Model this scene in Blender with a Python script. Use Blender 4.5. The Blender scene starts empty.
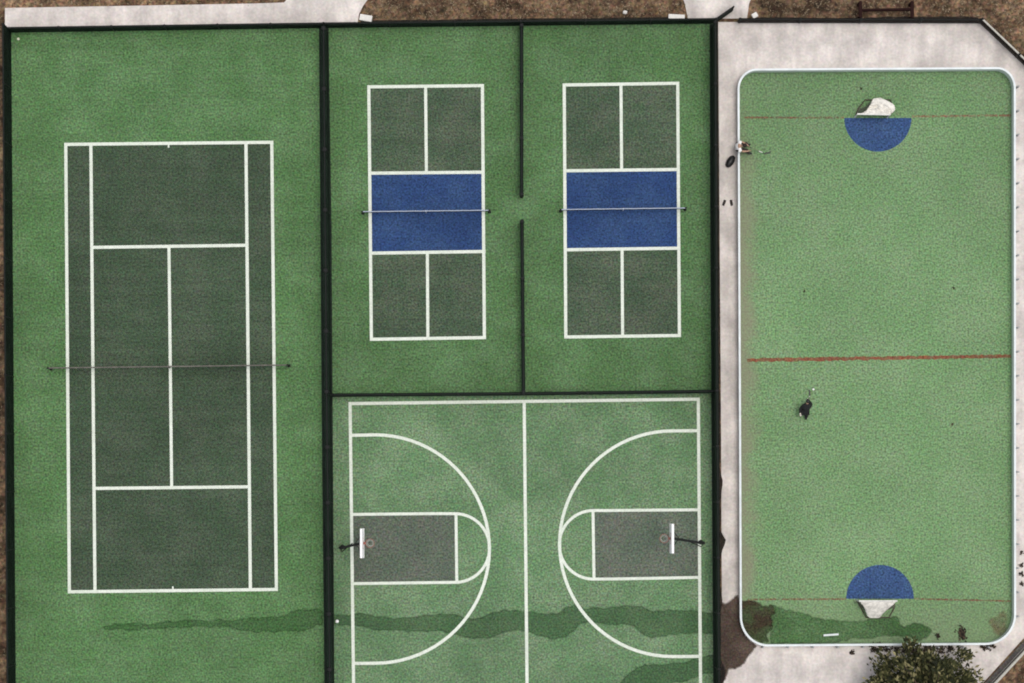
import bpy, bmesh, math, random
from mathutils import Vector, Matrix
random.seed(11)
R = math.radians
scn = bpy.context.scene
COL = scn.collection

# ------------------------------------------------------------------ survey
S = 18.9            # survey scale of the aerial picture, pixels per metre on the ground
CX, CY = 512.0, 500.0   # the point straight below the camera
H = 150.0           # flying height


def P(px, py, z=0.0):
    """survey point -> metres; z = height of that point above the ground"""
    k = (H - z) / H
    return Vector(((px - CX) / S * k, (CY - py) / S * k, z))


def lin(c):
    def f(v):
        v /= 255.0
        return v / 12.92 if v <= 0.04045 else ((v + 0.055) / 1.055) ** 2.4
    return tuple(f(v) for v in c)


GAIN = 1.32


def alb(r, g, b):
    return tuple(min(0.85, v / GAIN) for v in lin((r, g, b)))


# ------------------------------------------------------------------ materials
def new_mat(name):
    m = bpy.data.materials.new(name)
    m.use_nodes = True
    nt = m.node_tree
    b = nt.nodes['Principled BSDF']
    return m, nt, b


def noise(nt, vec, scale, detail=3, rough=0.6, dist=0.0):
    n = nt.nodes.new('ShaderNodeTexNoise')
    n.inputs['Scale'].default_value = scale
    n.inputs['Detail'].default_value = detail
    n.inputs['Roughness'].default_value = rough
    n.inputs['Distortion'].default_value = dist
    nt.links.new(vec, n.inputs['Vector'])
    return n


def mapr(nt, val, a, b, c, d):
    n = nt.nodes.new('ShaderNodeMapRange')
    n.inputs[1].default_value = a
    n.inputs[2].default_value = b
    n.inputs[3].default_value = c
    n.inputs[4].default_value = d
    nt.links.new(val, n.inputs[0])
    return n.outputs[0]


def math_n(nt, op, a, b):
    n = nt.nodes.new('ShaderNodeMath')
    n.operation = op
    for i, v in enumerate((a, b)):
        if isinstance(v, (int, float)):
            n.inputs[i].default_value = v
        else:
            nt.links.new(v, n.inputs[i])
    return n.outputs[0]


def mixc(nt, fac, a, b, mode='MIX'):
    n = nt.nodes.new('ShaderNodeMix')
    n.data_type = 'RGBA'
    n.blend_type = mode
    n.clamp_factor = True
    def put(sock, v):
        if isinstance(v, (int, float)):
            sock.default_value = v
        elif isinstance(v, tuple):
            sock.default_value = (*v, 1)
        else:
            nt.links.new(v, sock)
    put(n.inputs[0], fac)
    put(n.inputs[6], a)
    put(n.inputs[7], b)
    return n.outputs[2]


def scale_c(nt, col, fac):
    n = nt.nodes.new('ShaderNodeVectorMath')
    n.operation = 'SCALE'
    if isinstance(col, tuple):
        n.inputs[0].default_value = col
    else:
        nt.links.new(col, n.inputs[0])
    nt.links.new(fac, n.inputs[3])
    return n.outputs[0]


def surf(name, c1, c2, grain=0.55, gscale=10.0, blotch=0.25, bscale=0.16, streak=0.0, rough=0.9,
         mix=(0.42, 0.62), mscale=0.5, chroma=0.34, stretch=(0.12, 1.6), bump=0.3, spec=0.25):
    """weathered painted / mineral ground: two tones, blotches, grit and roller streaks"""
    m, nt, b = new_mat(name)
    tc = nt.nodes.new('ShaderNodeTexCoord').outputs['Object']
    f = mapr(nt, noise(nt, tc, mscale, 5, 0.65).outputs[0], mix[0], mix[1], 0, 1)
    col = mixc(nt, f, c1, c2)
    # coloured grit
    gn = noise(nt, tc, gscale * 0.8, 1, 0.6)
    v = nt.nodes.new('ShaderNodeVectorMath')
    v.operation = 'MULTIPLY_ADD'
    nt.links.new(gn.outputs['Color'], v.inputs[0])
    v.inputs[1].default_value = (2 * chroma,) * 3
    v.inputs[2].default_value = (1 - chroma,) * 3
    col = mixc(nt, 1.0, col, v.outputs[0], 'MULTIPLY')
    g = mapr(nt, noise(nt, tc, gscale, 1.5, 0.6).outputs[0], 0.25, 0.75, 1 - grain * GR, 1 + grain * GR)
    bl = mapr(nt, noise(nt, tc, bscale, 4, 0.55).outputs[0], 0.3, 0.7, 1 - blotch, 1 + blotch)
    fac = math_n(nt, 'MULTIPLY', g, bl)
    if streak:
        mp = nt.nodes.new('ShaderNodeMapping')
        mp.inputs['Scale'].default_value = (stretch[0], stretch[1], 1)
        nt.links.new(tc, mp.inputs['Vector'])
        st = mapr(nt, noise(nt, mp.outputs[0], 1.0, 3, 0.6).outputs[0], 0.3, 0.7, 1 - streak, 1 + streak)
        fac = math_n(nt, 'MULTIPLY', fac, st)
    col = scale_c(nt, col, fac)
    nt.links.new(col, b.inputs['Base Color'])
    b.inputs['Roughness'].default_value = rough
    b.inputs['Specular IOR Level'].default_value = spec
    if bump:
        bp = nt.nodes.new('ShaderNodeBump')
        bp.inputs['Strength'].default_value = bump
        bp.inputs['Distance'].default_value = 0.02
        nt.links.new(g, bp.inputs['Height'])
        nt.links.new(bp.outputs[0], b.inputs['Normal'])
    return m


def plain(name, c, rough=0.6, metal=0.0, var=0.15, scale=6.0, spec=0.3):
    m, nt, b = new_mat(name)
    tc = nt.nodes.new('ShaderNodeTexCoord').outputs['Object']
    f = mapr(nt, noise(nt, tc, scale, 4, 0.65).outputs[0], 0.3, 0.7, 1 - var, 1 + var)
    nt.links.new(scale_c(nt, c, f), b.inputs['Base Color'])
    b.inputs['Roughness'].default_value = rough
    b.inputs['Metallic'].default_value = metal
    b.inputs['Specular IOR Level'].default_value = spec
    return m


def screen(name, c, clear):
    """woven fence fabric: lets some of what lies behind show through"""
    m, nt, b = new_mat(name)
    tc = nt.nodes.new('ShaderNodeTexCoord').outputs['Object']
    f = mapr(nt, noise(nt, tc, 1.3, 4, 0.6).outputs[0], 0.3, 0.7, 0.6, 1.4)
    nt.links.new(scale_c(nt, c, f), b.inputs['Base Color'])
    b.inputs['Roughness'].default_value = 0.9
    b.inputs['Specular IOR Level'].default_value = 0.1
    b.inputs['Alpha'].default_value = 1 - clear
    return m


GR = 1.5
M = {}
M['tennis_green'] = surf('tennis_green', alb(88, 124, 77), alb(100, 134, 89), grain=.42, blotch=.16, streak=.07)
M['tennis_dark'] = surf('tennis_dark', alb(66, 84, 63), alb(77, 91, 72), grain=.42, blotch=.16, streak=.10, stretch=(.1, 2.2))
M['pickle_green'] = surf('pickle_green', alb(86, 120, 75), alb(98, 130, 88), grain=.42, blotch=.17)
M['pickle_dark'] = surf('pickle_dark', alb(74, 93, 71), alb(89, 101, 82), grain=.44, blotch=.14, streak=.08)
M['pickle_blue'] = surf('pickle_blue', alb(44, 70, 116), alb(54, 80, 122), grain=.42, blotch=.14, chroma=.2, streak=.07)
M['hoop_green'] = surf('hoop_green', alb(102, 134, 95), alb(120, 145, 110), grain=.38, blotch=.18)
M['key_grey'] = surf('key_grey', alb(93, 106, 90), alb(106, 112, 99), grain=.40, blotch=.14)
M['rink_blue'] = surf('rink_blue', alb(56, 82, 126), alb(66, 92, 132), grain=.45, blotch=.1, chroma=.2)
M['line_white'] = surf('line_white', alb(244, 250, 236), alb(222, 230, 214), grain=.09, blotch=.09, bscale=.5, chroma=.03, bump=0.1)
M['line_red'] = surf('line_red', alb(138, 82, 60), alb(126, 104, 76), grain=.35, blotch=.2, mscale=2.0)
M['line_rust'] = surf('line_rust', alb(130, 100, 78), alb(118, 130, 94), grain=.35, blotch=.2, mscale=2.5)
M['concrete'] = surf('concrete', alb(234, 225, 218), alb(208, 200, 194), grain=.07, gscale=7, blotch=.15, bscale=.6,
                     chroma=.07, mscale=.8, mix=(.40, .68), streak=.12, stretch=(1.6, .25), bump=.1)
M['dirt'] = surf('dirt', alb(64, 48, 33), alb(148, 120, 93), grain=.5, gscale=6, blotch=.38, bscale=.25, mscale=.9, mix=(.38, .66), bump=.6)
M['asphalt'] = surf('asphalt', alb(118, 112, 106), alb(96, 92, 88), grain=.3, blotch=.15, mscale=1.5)
M['soil'] = surf('soil', alb(34, 30, 26), alb(56, 48, 40), grain=.5, blotch=.2, mscale=2)
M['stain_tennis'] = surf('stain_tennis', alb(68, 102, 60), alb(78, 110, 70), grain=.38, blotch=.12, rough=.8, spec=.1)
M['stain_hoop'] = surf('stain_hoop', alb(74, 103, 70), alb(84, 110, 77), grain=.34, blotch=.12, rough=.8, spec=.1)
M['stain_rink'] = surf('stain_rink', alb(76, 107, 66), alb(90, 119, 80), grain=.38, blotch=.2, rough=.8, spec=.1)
M['stain_mud'] = surf('stain_mud', alb(64, 56, 42), alb(72, 94, 60), grain=.4, blotch=.2, rough=.8, spec=.1)
M['stain_walk'] = surf('stain_walk', alb(100, 86, 76), alb(78, 66, 58), grain=.3, blotch=.15, rough=.8, spec=.1)
M['stain_rust'] = surf('stain_rust', alb(132, 112, 86), alb(126, 140, 104), grain=.4, blotch=.15, mscale=2.0)
M['screen'] = screen('fence_screen', (.009, .017, .011), 0.10)
M['screen_brown'] = screen('rink_fence_screen', (.020, .016, .013), 0.18)
M['screen_grey'] = screen('grey_fence_mesh', (.10, .095, .09), 0.6)
M['black_steel'] = plain('black_steel', (.008, .009, .008), .75, 0)
M['galv'] = plain('galvanised_steel', (.50, .48, .42), .55, .2)
M['red_steel'] = plain('dark_red_steel', (.022, .009, .008), .9, 0, .2, 6, .1)
M['net_cord'] = screen('net_cord', (.03, .035, .03), 0.35)
M['tape_dull'] = plain('net_tape_dull', (.12, .11, .095), .8, 0, .4, 3)
M['tape_white'] = plain('net_tape_white', (.36, .40, .48), .8)
M['board'] = plain('rink_board_white', (.66, .70, .68), .5, 0, .08, 2.0)
M['cap'] = plain('rink_cap_white', (.66, .70, .70), .6, 0, .12, 1.5)
M['post_grey'] = plain('board_post_grey', (.32, .33, .33), .6)
M['backboard'] = plain('backboard_white', (.80, .80, .79), .5, 0, .04)
M['rim'] = plain('rim_red', (.30, .10, .075), .8)
M['white_cord'] = plain('white_cord', (.66, .65, .60), .9)
M['goal_net'] = plain('goal_net_white', (.68, .65, .59), .9, 0, .30, 5.0)
M['goal_side'] = screen('goal_side_net', (.13, .12, .10), .35)
M['goal_frame'] = plain('goal_frame_white', (.68, .67, .62), .55)
M['goal_base'] = plain('goal_base_steel', (.06, .045, .035), .6)
M['stone'] = plain('white_stone', (.72, .70, .66), .85, 0, .08)
M['skin'] = plain('skin', (.42, .26, .18), .6, 0, .06)
M['cloth_white'] = plain('white_cloth', (.84, .83, .81), .9, 0, .04)
M['cloth_black'] = plain('black_cloth', (.012, .013, .013), .9, 0, .3)
M['cloth_brown'] = plain('dark_brown_cloth', (.035, .025, .022), .9, 0, .3)
M['hair'] = plain('dark_hair', (.025, .017, .013), .8)
M['plastic_black'] = plain('black_plastic', (.014, .014, .015), .45)
M['glove'] = plain('pale_glove', (.62, .56, .48), .8)
M['wood'] = plain('pale_wood', (.16, .18, .11), .7)
M['ball'] = plain('pale_ball', (.74, .76, .58), .8)
M['bark'] = plain('bark', (.09, .065, .045), .95, 0, .3, 10)


def leaf_mat(name, stops):
    m, nt, b = new_mat(name)
    g = nt.nodes.new('ShaderNodeNewGeometry')
    r = nt.nodes.new('ShaderNodeValToRGB')
    r.color_ramp.elements[0].position = stops[0][0]
    r.color_ramp.elements[0].color = (*stops[0][1], 1)
    r.color_ramp.elements[1].position = stops[-1][0]
    r.color_ramp.elements[1].color = (*stops[-1][1], 1)
    for p, c in stops[1:-1]:
        e = r.color_ramp.elements.new(p)
        e.color = (*c, 1)
    nt.links.new(g.outputs['Random Per Island'], r.inputs[0])
    nt.links.new(r.outputs[0], b.inputs['Base Color'])
    b.inputs['Roughness'].default_value = .8
    b.inputs['Specular IOR Level'].default_value = .2
    return m


M['leaf'] = leaf_mat('olive_leaf', [(0, (.012, .014, .007)), (.45, (.030, .035, .012)), (.78, (.085, .085, .030)), (1, (.27, .24, .12))])
M['dry'] = leaf_mat('dry_grass_blade', [(0, (.05, .033, .018)), (.4, (.12, .082, .05)), (.75, (.22, .165, .105)), (1, (.36, .29, .20))])
M['litter'] = leaf_mat('dead_leaf', [(0, (.012, .009, .007)), (.6, (.03, .022, .015)), (1, (.08, .055, .035))])


# rink floor: green coating, tan dust blown along the west board, faded towards the middle
def rink_mat():
    m = surf('rink_green', alb(117, 151, 104), alb(127, 156, 113), grain=.36, chroma=.26, blotch=.08, mscale=.35)
    nt = m.node_tree
    b = nt.nodes['Principled BSDF']
    src = b.inputs['Base Color'].links[0].from_socket
    tc = nt.nodes.new('ShaderNodeTexCoord').outputs['Object']
    sp = nt.nodes.new('ShaderNodeSeparateXYZ')
    nt.links.new(tc, sp.inputs[0])
    x = sp.outputs[0]
    y = sp.outputs[1]
    x0 = P(740, 0).x
    wob = mapr(nt, noise(nt, tc, .7, 4, .6).outputs[0], .3, .7, -.45, .45)
    xx = math_n(nt, 'ADD', x, wob)
    f = mapr(nt, xx, x0 + .25, x0 + 1.05, .62, 0)
    # less dust near the north end
    fy = mapr(nt, y, P(0, 170).y, P(0, 100).y, 1, .45)
    f = math_n(nt, 'MULTIPLY', f, fy)
    col = mixc(nt, f, src, alb(150, 140, 122))
    # paler, dusty south end
    f2 = mapr(nt, math_n(nt, 'ADD', y, wob), P(0, 585).y, P(0, 640).y, 0, .42)
    col = mixc(nt, f2, col, alb(132, 142, 112))
    # fresher coating at the north end
    f3 = mapr(nt, math_n(nt, 'ADD', y, wob), P(0, 250).y, P(0, 80).y, 0, .8)
    col = mixc(nt, f3, col, scale_c(nt, src, mapr(nt, y, 0, 1, .84, .84)))
    nt.links.new(col, b.inputs['Base Color'])
    return m


M['rink'] = rink_mat()


# ------------------------------------------------------------------ mesh building
class MB:
    def __init__(self):
        self.v, self.f = [], []

    def poly(self, pts):
        n = len(self.v)
        self.v += [tuple(p) for p in pts]
        self.f.append(tuple(range(n, n + len(pts))))
        return self

    def quad_strip(self, A, B, closed=False):
        n = len(self.v)
        k = len(A)
        self.v += [tuple(p) for p in A] + [tuple(p) for p in B]
        for i in range(k if closed else k - 1):
            j = (i + 1) % k
            self.f.append((n + i, n + j, n + k + j, n + k + i))
        return self

    def box(self, c, sx, sy, sz, rz=0.0, mat=None):
        n = len(self.v)
        m = mat or Matrix.Rotation(rz, 3, 'Z')
        for dz in (-1, 1):
            for dx, dy in ((-1, -1), (1, -1), (1, 1), (-1, 1)):
                self.v.append(tuple(Vector(c) + m @ Vector((dx * sx / 2, dy * sy / 2, dz * sz / 2))))
        for q in ((3, 2, 1, 0), (4, 5, 6, 7), (0, 1, 5, 4), (1, 2, 6, 5), (2, 3, 7, 6), (3, 0, 4, 7)):
            self.f.append(tuple(n + i for i in q))
        return self

    def tube(self, pts, r, seg=8, caps=True, r2=None):
        pts = [Vector(p) for p in pts]
        n0 = len(self.v)
        k = len(pts)
        for i, p in enumerate(pts):
            d = (pts[min(i + 1, k - 1)] - pts[max(i - 1, 0)]).normalized()
            u = d.cross(Vector((0, 0, 1)))
            if u.length < 1e-3:
                u = Vector((1, 0, 0))
            u.normalize()
            w = u.cross(d)
            rr = r if r2 is None else r + (r2 - r) * i / max(1, k - 1)
            for s in range(seg):
                a = 2 * math.pi * s / seg
                self.v.append(tuple(p + (u * math.cos(a) + w * math.sin(a)) * rr))
        for i in range(k - 1):
            for s in range(seg):
                t = (s + 1) % seg
                self.f.append((n0 + i * seg + s, n0 + i * seg + t, n0 + (i + 1) * seg + t, n0 + (i + 1) * seg + s))
        if caps:
            self.f.append(tuple(n0 + s for s in range(seg))[::-1])
            self.f.append(tuple(n0 + (k - 1) * seg + s for s in range(seg)))
        return self

    def ball(self, c, rx, ry=None, rz=None, nu=12, nv=8, mat=None):
        ry = ry or rx
        rz = rz or rx
        n = len(self.v)
        m = mat or Matrix.Identity(3)
        for i in range(nv + 1):
            t = math.pi * i / nv
            for j in range(nu):
                a = 2 * math.pi * j / nu
                self.v.append(tuple(Vector(c) + m @ Vector((rx * math.sin(t) * math.cos(a), ry * math.sin(t) * math.sin(a), rz * math.cos(t)))))
        for i in range(nv):
            for j in range(nu):
                k = (j + 1) % nu
                self.f.append((n + i * nu + j, n + (i + 1) * nu + j, n + (i + 1) * nu + k, n + i * nu + k))
        return self

    def line(self, a, b, w, z):
        """painted line on the ground between two survey points, w metres wide"""
        a = P(*a)
        b = P(*b)
        d = (b - a).normalized()
        nrm = Vector((-d.y, d.x, 0)) * w / 2
        e = d * w / 2
        return self.poly([Vector((q.x, q.y, z)) for q in (a - e - nrm, b + e - nrm, b + e + nrm, a - e + nrm)])

    def curve(self, pts, w, z):
        q = [P(*p) for p in pts]
        L, Rr = [], []
        for i, p in enumerate(q):
            d = (q[min(i + 1, len(q) - 1)] - q[max(i - 1, 0)]).normalized()
            nrm = Vector((-d.y, d.x, 0)) * w / 2
            L.append((p.x + nrm.x, p.y + nrm.y, z))
            Rr.append((p.x - nrm.x, p.y - nrm.y, z))
        return self.quad_strip(Rr, L)

    def build(self, name, mat, parent=None, smooth=False, bevel=0.0):
        me = bpy.data.meshes.new(name)
        # meshes of a parented part are given in world metres; shift to the thing's base
        off = Vector(parent_world(parent)) if parent else Vector((0, 0, 0))
        me.from_pydata([tuple(Vector(v) - off) for v in self.v], [], self.f)
        me.validate()
        bm = bmesh.new()
        bm.from_mesh(me)
        bmesh.ops.remove_doubles(bm, verts=bm.verts, dist=1e-5)
        if bevel:
            bmesh.ops.bevel(bm, geom=bm.edges[:], offset=bevel, segments=2, affect='EDGES', profile=.6)
        bm.to_mesh(me)
        bm.free()
        if smooth:
            for p in me.polygons:
                p.use_smooth = True
        me.materials.append(mat)
        o = bpy.data.objects.new(name, me)
        COL.objects.link(o)
        if parent:
            o.parent = parent
        return o


def parent_world(p):
    v = Vector((0, 0, 0))
    while p is not None:
        v += p.location
        p = p.parent
    return v


def tag(o, label, cat, group=None, kind=None):
    o['label'] = label
    o['category'] = cat
    if group:
        o['group'] = group
    if kind:
        o['kind'] = kind
    return o


def thing(name, label, cat, loc, group=None):
    o = bpy.data.objects.new(name, None)
    o.empty_display_size = .3
    COL.objects.link(o)
    o.location = loc
    return tag(o, label, cat, group)


def struct(o, label, cat):
    return tag(o, label, cat, kind='structure')


def sheet(name, pts, z, mat, label, cat):
    o = MB().poly([Vector((P(*p).x, P(*p).y, z)) for p in pts]).build(name, mat)
    if o.data.polygons[0].normal.z < 0:
        o.data.flip_normals()
    return struct(o, label, cat)


def slab(name, pts, top, bottom, mat, label, cat):
    q = [P(*p) for p in pts]
    A = [(p.x, p.y, top) for p in q]
    B = [(p.x, p.y, bottom) for p in q]
    mb = MB()
    mb.poly(A)
    mb.quad_strip(A, B, True)
    o = mb.build(name, mat)
    bm = bmesh.new()
    bm.from_mesh(o.data)
    bmesh.ops.recalc_face_normals(bm, faces=bm.faces)
    bm.to_mesh(o.data)
    bm.free()
    if o.data.polygons[0].normal.z < 0:
        o.data.flip_normals()
    return struct(o, label, cat)


def rough_outline(pts, it=3, amp=.16, seed=1, keep=()):
    """fractal edge for stains: midpoint displacement in survey pixels"""
    rnd = random.Random(seed)
    q = [Vector((p[0], p[1])) for p in pts]
    for k in range(it):
        out = []
        for i, a in enumerate(q):
            b = q[(i + 1) % len(q)]
            d = b - a
            m = (a + b) / 2
            if d.length > 1.2:
                nrm = Vector((-d.y, d.x)).normalized()
                m = m + nrm * rnd.uniform(-1, 1) * amp * min(d.length, 8)
                out += [a, m]
            else:
                out.append(a)
        q = out
    return [(p.x, p.y) for p in q]


# ------------------------------------------------------------------ ground, slabs, courts
g = MB().poly([(-900, -900, -.05), (900, -900, -.05), (900, 900, -.05), (-900, 900, -.05)]).build('ground', M['dirt'])
struct(g, 'brown bare earth with dry grass round the courts', 'ground')

slab('north_path', [(5, 8), (120, 6), (255, 3.5), (284, 2.5), (288, -2), (289, -60), (378, -60), (372, -10), (368, -1), (363, 6), (359, 14), (357.5, 24.5), (200, 25.6), (5, 27.6)],
     0.012, -.12, M['concrete'], 'pale concrete path along the north fence, widening into a side path', 'path')
slab('gate_path', [(676, -60), (682, -4), (685, 4), (688, 19), (717, 18.6), (747, 18.4), (749, 4), (752, -4), (757, -60)],
     0.012, -.12, M['concrete'], 'short pale concrete path leading up to the open gate', 'path')
slab('court_slab', [(8, 28), (716, 20.5), (721, 730), (14, 730)], -.004, -.15, M['asphalt'], 'asphalt slab under the fenced courts', 'ground')
slab('rink_pavement', [(718.2, 22), (979, 22.5), (1052, 92), (1052, 612), (1022, 640), (945, 725), (722.5, 725), (721, 420)],
     0.0, -.12, M['concrete'], 'pale stained concrete apron around the green rink', 'pavement')

sheet('tennis_court', [(10, 29), (323, 26), (329, 728), (15, 728)], 0.0, M['tennis_green'],
      'green tennis court surround on the left of the picture', 'court')
sheet('pickleball_court', [(323, 26), (715, 21.5), (717, 391), (326, 394.5)], 0.0, M['pickle_green'],
      'green surround of the two pickleball courts', 'court')
sheet('basketball_court', [(326, 394.5), (717, 391), (720, 728), (329, 728)], 0.0, M['hoop_green'],
      'light green basketball court below the pickleball courts', 'court')

T = dict(TL=(65.8, 144.4), TR=(271.8, 142.3), BR=(276.4, 589.4), BL=(69.4, 591.8))
sheet('tennis_playing_area', [T['TL'], T['TR'], T['BR'], T['BL']], .004, M['tennis_dark'], 'dark green playing area inside the tennis lines', 'court')
PB = [dict(TL=(368.8, 86.9), TR=(482.4, 85.6), KTL=(369.7, 173.2), KTR=(483.1, 172.2), KBL=(370.7, 253.2), KBR=(484, 251.5), BL=(371.4, 339.3), BR=(484.4, 337.6)),
      dict(TL=(564.2, 85.0), TR=(677.7, 83.3), KTL=(564.9, 170.8), KTR=(678.3, 169.5), KBL=(565.4, 249.8), KBR=(678.7, 248.2), BL=(565.8, 337.0), BR=(679.4, 335.5))]
for i, d in enumerate(PB):
    w = ('left', 'right')[i]
    sheet('pickleball_playing_area', [d['TL'], d['TR'], d['BR'], d['BL']], .004, M['pickle_dark'], 'dark green playing area of the %s pickleball court' % w, 'court')
    sheet('pickleball_kitchen', [d['KTL'], d['KTR'], d['KBR'], d['KBL']], .008, M['pickle_blue'], 'blue no-volley zone of the %s pickleball court' % w, 'court')
sheet('basketball_key', [(351.6, 514.4), (455.8, 513.4), (456.8, 582.2), (352.3, 583.6)], .004, M['key_grey'], 'grey painted key under the left hoop', 'court')
sheet('basketball_key', [(592.8, 510.6), (698.9, 509.8), (699.4, 577.4), (594.0, 579.2)], .004, M['key_grey'], 'grey painted key under the right hoop', 'court')

LW = .166
Z = .016
# tennis lines
mb = MB()
for a, b in ((T['TL'], T['TR']), (T['BL'], T['BR']), (T['TL'], T['BL']), (T['TR'], T['BR'])):
    mb.line(a, b, LW, Z + (.0005 if a[0] == b[0] or abs(a[1] - b[1]) > 50 else 0))
mb.line((90.9, 146), (95, 589.8), LW, Z + .001)
mb.line((246.0, 144.5), (250.4, 588), LW, Z + .001)
mb.line((93.5, 247.4), (246, 245.3), LW, Z + .002)
mb.line((96, 488.4), (248, 486.8), LW, Z + .002)
mb.line((169.0, 248), (171.7, 486), LW * .95, Z + .003)
mb.line((168.6, 145.4), (168.6, 146.9), .08, Z + .003)
mb.line((172.9, 587.2), (172.9, 588.8), .08, Z + .003)
struct(mb.build('tennis_lines', M['line_white']), 'white painted lines of the tennis court', 'painted lines')
for i, d in enumerate(PB):
    mb = MB()
    for a, b, dz in (('TL', 'TR', 0), ('BL', 'BR', 0), ('TL', 'BL', .001), ('TR', 'BR', .001), ('KTL', 'KTR', .002), ('KBL', 'KBR', .002)):
        mb.line(d[a], d[b], LW, Z + dz)
    mid = lambda a, b: ((d[a][0] + d[b][0]) / 2, (d[a][1] + d[b][1]) / 2)
    mb.line(mid('TL', 'TR'), mid('KTL', 'KTR'), LW * .95, Z + .003)
    mb.line(mid('KBL', 'KBR'), mid('BL', 'BR'), LW * .95, Z + .003)
    struct(mb.build('pickleball_lines', M['line_white']), 'white painted lines of the %s pickleball court' % ('left', 'right')[i], 'painted lines')


def arc(cx, cy, r, a0, a1, n=40):
    return [(cx + r * math.cos(R(a0 + (a1 - a0) * i / n)), cy - r * math.sin(R(a0 + (a1 - a0) * i / n))) for i in range(n + 1)]


mb = MB()
mb.line((350.0, 403.6), (698.2, 399.2), LW, Z)
mb.line((350.1, 404), (353.8, 700), LW, Z + .001)
mb.line((698.3, 400), (700.6, 697), LW, Z + .001)
mb.line((524.2, 403), (527.2, 698), LW, Z + .001)
mb.line((353.8, 697), (700.6, 695), LW, Z)
mb.curve([(351, 435.3), (364, 435.1)] + arc(375.2, 549, 114.2, 90, -90) + [(364, 663.3), (353, 663.4)], LW, Z + .002)
mb.curve([(698, 430.7), (684, 430.8)] + arc(672.4, 543.7, 112.8, 90, 270) + [(684, 656.5), (700, 656.3)], LW, Z + .002)
mb.curve([(352, 514.4), (400, 513.9), (440, 513.6)] + arc(455.3, 548, 34.3, 90, -90) + [(440, 582.5), (400, 583), (353, 583.6)], LW * .92, Z + .003)
mb.curve([(698, 509.8), (650, 510.1), (610, 510.5)] + arc(593.6, 544.8, 34.3, 90, 270) + [(610, 579), (650, 578.3), (699, 577.4)], LW * .92, Z + .003)
mb.line((456, 515), (456.8, 581), LW * .92, Z + .004)
mb.line((593, 512), (594, 577.5), LW * .92, Z + .004)
struct(mb.build('basketball_lines', M['line_white']), 'white painted lines and arcs of the basketball court', 'painted lines')


# rink floor
def rink_path(o=0.0, n=10):
    """outline of the boards (survey pixels), o = outset in pixels; clockwise from top left"""
    pts = []
    def corner(cx, cy, rx, ry, a0, a1):
        for i in range(n + 1):
            a = R(a0 + (a1 - a0) * i / n)
            pts.append((cx + (rx + o) * math.cos(a), cy - (ry + o) * math.sin(a)))
    corner(755.5, 91, 17.3, 18.6, 180, 90)
    corner(995, 90, 16.6, 19, 90, 0)
    corner(983.4, 614, 28.5, 28.5, 0, -90)
    corner(767, 616, 26.5, 28, -90, -180)
    return pts


sheet('rink_floor', rink_path(0), .004, M['rink'], 'green sport floor of the hockey rink with rounded corners', 'rink')
sheet('goal_crease', arc(877.8, 118, 33.6, 180, 360, 32), .008, M['rink_blue'], 'blue half round crease at the north end of the rink', 'painted crease')
sheet('goal_crease', arc(880, 598.7, 33.8, 0, 180, 32), .008, M['rink_blue'], 'blue half round crease at the south end of the rink', 'painted crease')


def worn_line(name, a, b, w, seed, z, mat, gaps, label):
    rnd = random.Random(seed)
    mb = MB()
    n = 90
    A, B = P(*a), P(*b)
    d = (B - A) / n
    nn = Vector((-d.y, d.x, 0)).normalized()
    L, Q = [], []
    for i in range(n + 1):
        p = A + d * i
        wl, wr = w / 2 * rnd.uniform(.55, 1.25), w / 2 * rnd.uniform(.55, 1.25)
        L.append(Vector((p.x, p.y, z)) + nn * wl)
        Q.append(Vector((p.x, p.y, z)) - nn * wr)
    i = 0
    while i < n:
        run = n if gaps == 0 else rnd.randint(3, 9)
        j = min(n, i + run)
        mb.quad_strip(Q[i:j + 1], L[i:j + 1])
        i = j + (0 if gaps == 0 else (1 if rnd.random() < gaps else 0))
    return struct(mb.build(name, mat), label, 'painted line')


worn_line('rink_centre_line', (747, 360.2), (1011, 356.2), .20, 3, .010, M['line_red'], 0, 'worn red centre line across the rink')
worn_line('rink_goal_line', (744, 117.5), (844, 117.8), .115, 4, .010, M['line_rust'], .3, 'faded goal line left of the north crease')
worn_line('rink_goal_line', (912, 116.5), (1011, 115.2), .115, 5, .010, M['line_rust'], .3, 'faded goal line right of the north crease')
worn_line('rink_goal_line', (748, 599.5), (846, 599), .10, 6, .010, M['line_rust'], .3, 'faded goal line left of the south crease')
worn_line('rink_goal_line', (914, 598.8), (1011, 601), .10, 7, .010, M['line_rust'], .3, 'faded goal line right of the south crease')

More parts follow.
